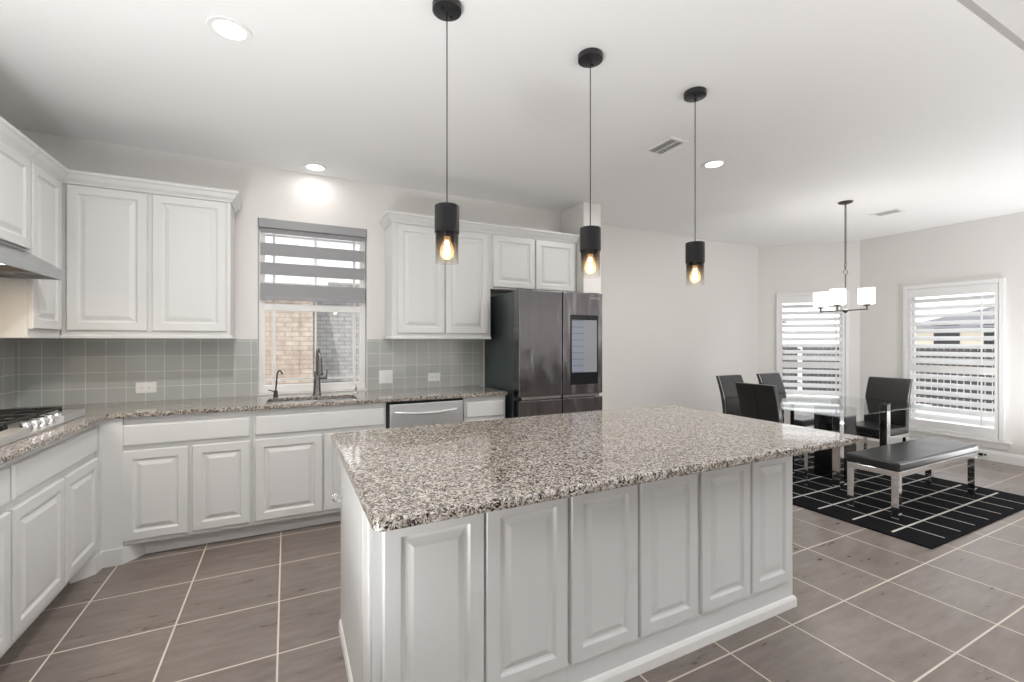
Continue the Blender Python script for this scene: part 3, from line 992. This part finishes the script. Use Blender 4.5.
# ------------------------------------------------------------------ recessed lights + vents
def downlight(label, x, y, e_=16, r=.088):
    t = thing('ceiling_light', label, 'ceiling light', (x, y, H), 0, 'recessed ceiling lights')
    MB().lathe([(r * .72, -.004), (r * .98, -.006), (r, -.001), (r * .72, -.0006), (r * .72, -.004)], seg=36, cap=False).build('trim_ring', M['white'], t)
    MB().lathe([(0, -.0035), (r * .71, -.0035), (r * .71, -.0008), (0, -.0008)], seg=36).build('lens', M['lens'], t)
    lamp('downlight', 'AREA', (0, 0, -.010), e_, (1, .97, .93), (0, 0, 0), r * 1.4, parent=t)
    return t


downlight('large round recessed ceiling light at the upper left, nearest the camera', -.226, 2.365)
downlight('small round recessed ceiling light close to the wall above the kitchen window', .208, 3.93, .7)
downlight('small round recessed ceiling light right of the rightmost pendant', 3.012, 2.450)


def vent(label, x0, x1, y0, y1):
    t = thing('ceiling_vent', label, 'vent', ((x0 + x1) / 2, (y0 + y1) / 2, H))
    w, d = (x1 - x0) / 2, (y1 - y0) / 2
    f = MB().box(-w, w, -d, -d + .03, -.008, -.0006).box(-w, w, d - .03, d, -.008, -.0006)
    f.box(-w, -w + .03, -d + .03, d - .03, -.008, -.0006).box(w - .03, w, -d + .03, d - .03, -.008, -.0006)
    f.build('vent_frame', M['white'], t, bevel=.002, seg=1)
    MB().box(-w + .03, w - .03, -d + .03, d - .03, -.0012, -.0006).build('vent_opening', M['vent_dark'], t)
    s = MB()
    k = int((2 * d - .07) / .018)
    for i in range(k):
        yy = -d + .042 + i * .018
        s.box(-w + .028, w - .028, -.006, .006, -.0008, .0008, mx=Matrix.Translation((0, yy, -.0065)) @ Matrix.Rotation(math.radians(35), 4, 'X'))
    s.box(-.003, .003, -d + .03, d - .03, -.009, -.006)
    s.build('vent_slats', M['white'], t)


vent('white slatted ceiling air vent between the middle and rightmost pendants', 2.335, 2.52, 2.245, 2.52)
vent('small white ceiling air vent over the dining area right of the chandelier', 5.74, 5.92, 2.40, 2.66)

# ------------------------------------------------------------------ chandelier
ch = thing('chandelier', 'small nickel chandelier with frosted white cup shades above the dining table', 'chandelier', (5.014, 2.528, H), 0)
MB().lathe([(0, -.022), (.030, -.022), (.060, -.010), (.065, -.001), (0, -.001)], seg=28).build('canopy', M['bronze'], ch)
c = MB()
zc = -.03
i = 0
while zc > -.665:
    ring = []
    for k in range(10):
        a = 2 * PI * k / 10
        u, v = .0085 * math.cos(a), .018 * math.sin(a)
        ring.append((u, 0, zc - .012 + v) if i % 2 == 0 else (0, u, zc - .012 + v))
    c.tube(ring, .0036, 6, closed=True)
    zc -= .028; i += 1
c.build('chain', M['nickel'], ch)
zb = 1.650 - H
r_ = MB().tube([(.022 * .894 * math.cos(2 * PI * k / 16), -.022 * .449 * math.cos(2 * PI * k / 16), -.705 + .022 * math.sin(2 * PI * k / 16)) for k in range(16)], .004, 6, closed=True)
r_.lathe([(.006, -.727), (.006, zb)], seg=10).lathe([(0, zb - .02), (.012, zb - .015), (.028, zb), (.028, zb + .012), (.010, zb + .025), (.006, zb + .05)], seg=20)
r_.build('stem', M['nickel'], ch)
CAMA = PI / 2 - .4653       # camera heading in plan
for az in (math.radians(100), math.radians(190), math.radians(256)):
    dx, dy = math.cos(az), math.sin(az)
    R_ = .215
    a_ = MB().box(.02, R_, -.007, .007, -.006, .006, mx=Matrix.Translation((0, 0, zb + .005)) @ Matrix.Rotation(az, 4, 'Z'))
    a_.lathe([(.010, zb - .006), (.010, zb + .035), (.026, zb + .038), (.030, zb + .046), (.030, zb + .052)], (dx * R_, dy * R_, 0), 16)
    arm = a_.build('chandelier_arm', M['nickel'], ch)
    MB().lathe([(0.0, zb + .053), (.058, zb + .053), (.066, zb + .060), (.066, zb + .205), (.062, zb + .205), (.062, zb + .064), (0, zb + .060)], (dx * R_, dy * R_, 0), 24).build('glass_shade', M['frosted'], arm)
lamp('chandelier_light', 'POINT', (0, 0, zb + .16), 7, (1, .95, .88), size=.2, parent=ch)

# ------------------------------------------------------------------ dining furniture
rg = MB().box(3.73, 5.70, 1.377, 3.20, .0005, .010)
tag(rg.build('rug', M['rug'], bevel=.003, seg=1), 'black rug with a grid of thin cream lines under the dining set', 'rug')

FZ = .0105
bn = thing('dining_bench', 'backless bench with black padded seat and square chrome legs on the rug', 'bench', (4.735, 1.862, FZ), 0)
bw_, bd_ = .69, .180
MB().box(-bw_, bw_, -bd_, bd_, .365, .436).build('seat', M['leather'], bn, bevel=.018, seg=4)
MB().box(-bw_ + .012, bw_ - .012, -bd_ + .008, -bd_ + .038, .322, .365).box(-bw_ + .012, bw_ - .012, bd_ - .038, bd_ - .008, .322, .365)\
    .box(-bw_ + .012, -bw_ + .042, -bd_ + .038, bd_ - .038, .322, .365).box(bw_ - .042, bw_ - .012, -bd_ + .038, bd_ - .038, .322, .365)\
    .build('seat_frame', M['chrome'], bn, bevel=.002)
for sx in (-1, 1):
    for sy in (-1, 1):
        x_, y_ = sx * (bw_ - .036), sy * (bd_ - .032)
        l = MB().box(x_ - .024, x_ + .024, y_ - .024, y_ + .024, .006, .3218).build('leg', M['chrome'], bn, bevel=.002)
        MB().lathe([(.018, 0), (.018, .0055)], (x_, y_, 0), 14).build('foot_pad', M['black'], l)

# table
tb = thing('dining_table', 'rectangular glass-topped dining table on chrome legs with black centre pedestal', 'table', (4.63, 2.43, FZ), 0)
tg = rounded_slab(-.735, .735, -.45, .47, .737, .747, .006)
tg.build('glass_top', M['table_glass'], tb)
for lx_, ly_ in ((-.205, -.14), (.60, -.14), (-.205, .30), (.60, .30)):
    l = MB().box(lx_ - .032, lx_ + .032, ly_ - .032, ly_ + .032, .0, .725).build('leg', M['chrome'], tb, bevel=.002)
    MB().lathe([(.030, .725), (.030, .7345)], (lx_, ly_, 0), 16).build('glass_mount', M['chrome'], l)
MB().box(.10, .30, -.04, .24, .0, .700).build('pedestal', M['pedestal'], tb, bevel=.003)


def chair(label, loc, rz):
    """faces -y locally"""
    t = thing('dining_chair', label, 'chair', (loc[0], loc[1], FZ if loc[2] else 0), rz, 'dining chairs')
    w = .188
    # padded backrest: curved in side view (y back, z up)
    side = []
    N = 14
    for k in range(N + 1):
        u = k / N; z = .40 + .55 * u
        y = .175 + .060 * u + .030 * math.sin(PI * u) * -1 + .035 * u * u
        side.append((y, z))
    th = .062
    front = [(y, z) for y, z in side]
    back = [(y + th * (.85 + .15 * math.sin(PI * (k / N))), z) for k, (y, z) in enumerate(side)]
    poly = front + back[::-1]
    b = MB(); n = len(poly)
    vs = [(-w, y, z) for y, z in poly] + [(w, y, z) for y, z in poly]
    fs = [(i, (i + 1) % n, (i + 1) % n + n, i + n) for i in range(n)]
    b.add(vs, fs, False)
    # side caps as quads
    k0 = 0
    for k in range(N):
        for off in (0, n):
            b.f.append((off + k, off + k + 1, off + n - 2 - k, off + n - 1 - k)); b.sm.append(False)
    bo = b.build('backrest', M['leather'], t, bevel=.010, seg=3)
    # seams and chrome edge strips
    sm = MB()
    y_, z_ = side[8]
    sm.box(-w + .002, w - .002, y_ - .004, y_ + .001, z_ - .004, z_ + .004)
    pts = [(0, back[k][0] + .001, back[k][1]) for k in range(1, N)]
    sm.tube(pts, .004, 6)
    sm.build('seam', M['black'], bo)
    for s in (-1, 1):
        pts = [(s * (w - .0005), front[k][0] * .8 + back[k][0] * .2, front[k][1]) for k in range(0, N + 1)]
        MB().tube(pts, .0028, 6).build('chrome_strip', M['chrome'], bo)
    MB().box(-w - .01, w + .01, -.225, .205, .405, .475).build('seat', M['leather'], t, bevel=.02, seg=4)
    MB().box(-w - .005, w + .005, -.22, .20, .372, .405).build('seat_frame', M['chrome'], t, bevel=.002)
    for sx in (-1, 1):
        for yy in (-.20, .185):
            x_ = sx * (w - .016)
            MB().box(x_ - .015, x_ + .015, yy - .015, yy + .015, .0, .3715).build('leg', M['chrome'], t, bevel=.002)
    return t


c0 = chair('black padded dining chair on the far side of the table, nearer the left end', (4.50, 3.17, 1), 0)
dup(c0, (5.20, 3.17, FZ), 0, 'black padded dining chair on the far side of the table, before the left shuttered window')
dup(c0, (4.10, 2.66, FZ), PI / 2, 'black dining chair at the left end of the table, seen from behind')
dup(c0, (5.43, 2.46, FZ), -PI / 2, 'black dining chair at the right end of the table, facing the kitchen')

# low outlet with dark plug on the right wall baseboard
o = thing('wall_outlet', 'low white outlet with a dark plug above the baseboard, right of the bench', 'outlet', (XR - .017, 2.165, .060), -PI / 2)
MB().box(-.06, .06, -.006, -.0003, -.036, .036).build('cover_plate', M['white'], o, bevel=.0015)
MB().box(-.030, .005, -.030, -.0062, -.012, .014).box(.012, .032, -.014, -.0062, -.008, .010).build('plug', M['black'], o, bevel=.002)

# ------------------------------------------------------------------ outside
struct('lawn', MB().box(-30, 40, YD + .3, 40, -.20, -.10).box(XR + .3, 40, -25, YD + .3, -.20, -.10), M['lawn'])
nb = thing('neighbour_house', 'brick side wall of the neighbouring house beyond the kitchen window', 'house', (0, 0, -.10))
MB().box(-4.5, .385, 8.0, 8.3, 0, 2.35).box(.20, .3849, 7.97, 8.0, 0, 2.35).build('brick_wall', M['brick_tan'], nb)
MB().box(.386, 6.5, 8.9, 9.2, 0, 2.50).build('brick_wall', M['brick_grey'], nb)
MB().box(-4.8, .6, 7.8, 8.9, 2.351, 2.50).box(.6, 6.8, 8.6, 9.4, 2.501, 2.62).build('eave', M['trim'], nb)
MB().box(-4.5, .385, 8.12, 8.9, 2.501, 4.0).box(.386, 6.5, 8.95, 9.3, 2.621, 4.0).build('gable_siding', M['trim'], nb)

# picket fence beyond the dining windows
def fence(label, p0, p1, zt):
    d = Vector((p1[0] - p0[0], p1[1] - p0[1])); L = d.length
    f = thing('picket_fence', label, 'fence', (p0[0], p0[1], -.10), math.atan2(d.y, d.x))
    k = int(L / .105); b = MB()
    for i in range(k):
        b.box(i * .105, i * .105 + .088, -.012, .012, .05, zt + .1)
    b.build('pickets', M['fence'], f)
    MB().box(0, L, .013, .05, .25, .33).box(0, L, .013, .05, zt - .1, zt - .02).build('fence_rails', M['fence'], f)


fence('dark picket fence seen through the shutters of the rightmost window', (12.5, 7.35), (12.5, 0.5), 1.27)
fence('dark picket fence seen through the shutters of the angled window', (4.0, 12.0), (12.45, 7.35), 1.27)


def house(label, org, rz, L, D_, hw_, hr, wallm):
    h = thing('far_house', label, 'house', (org[0], org[1], -.10), rz)
    MB().box(0, L, 0, D_, 0, hw_).build('house_wall', wallm, h)
    r = MB()
    e_ = .4
    vs = [(-e_, -e_, hw_), (L + e_, -e_, hw_), (L + e_, D_ + e_, hw_), (-e_, D_ + e_, hw_), (D_ * .5, D_ / 2, hw_ + hr), (L - D_ * .5, D_ / 2, hw_ + hr)]
    r.add(vs, [(0, 3, 2, 1), (0, 1, 5, 4), (1, 2, 5), (2, 3, 4, 5), (3, 0, 4)])
    r.build('roof', M['roof'], h)
    w = MB()
    for k in range(3):
        w.box(L * (.2 + .25 * k), L * (.2 + .25 * k) + 1.0, -.03, 0, 1.1, 2.3)
    w.build('house_windows', M['glassblack'], h)


house('low grey-roofed house far beyond the rightmost window', (30, 12.5), -PI / 2, 7.5, 6, 2.1, 1.2, M['siding'])
house('tan house far beyond the angled window', (16.5, 21), -PI / 4, 9, 7, 2.4, 1.3, M['siding'])

S.cycles.max_bounces = 10
S.cycles.diffuse_bounces = 5
S.cycles.glossy_bounces = 5
S.cycles.transparent_max_bounces = 16
S.cycles.sample_clamp_indirect = 6
S.cycles.caustics_reflective = False
S.cycles.caustics_refractive = False
S.cycles.use_denoising = True
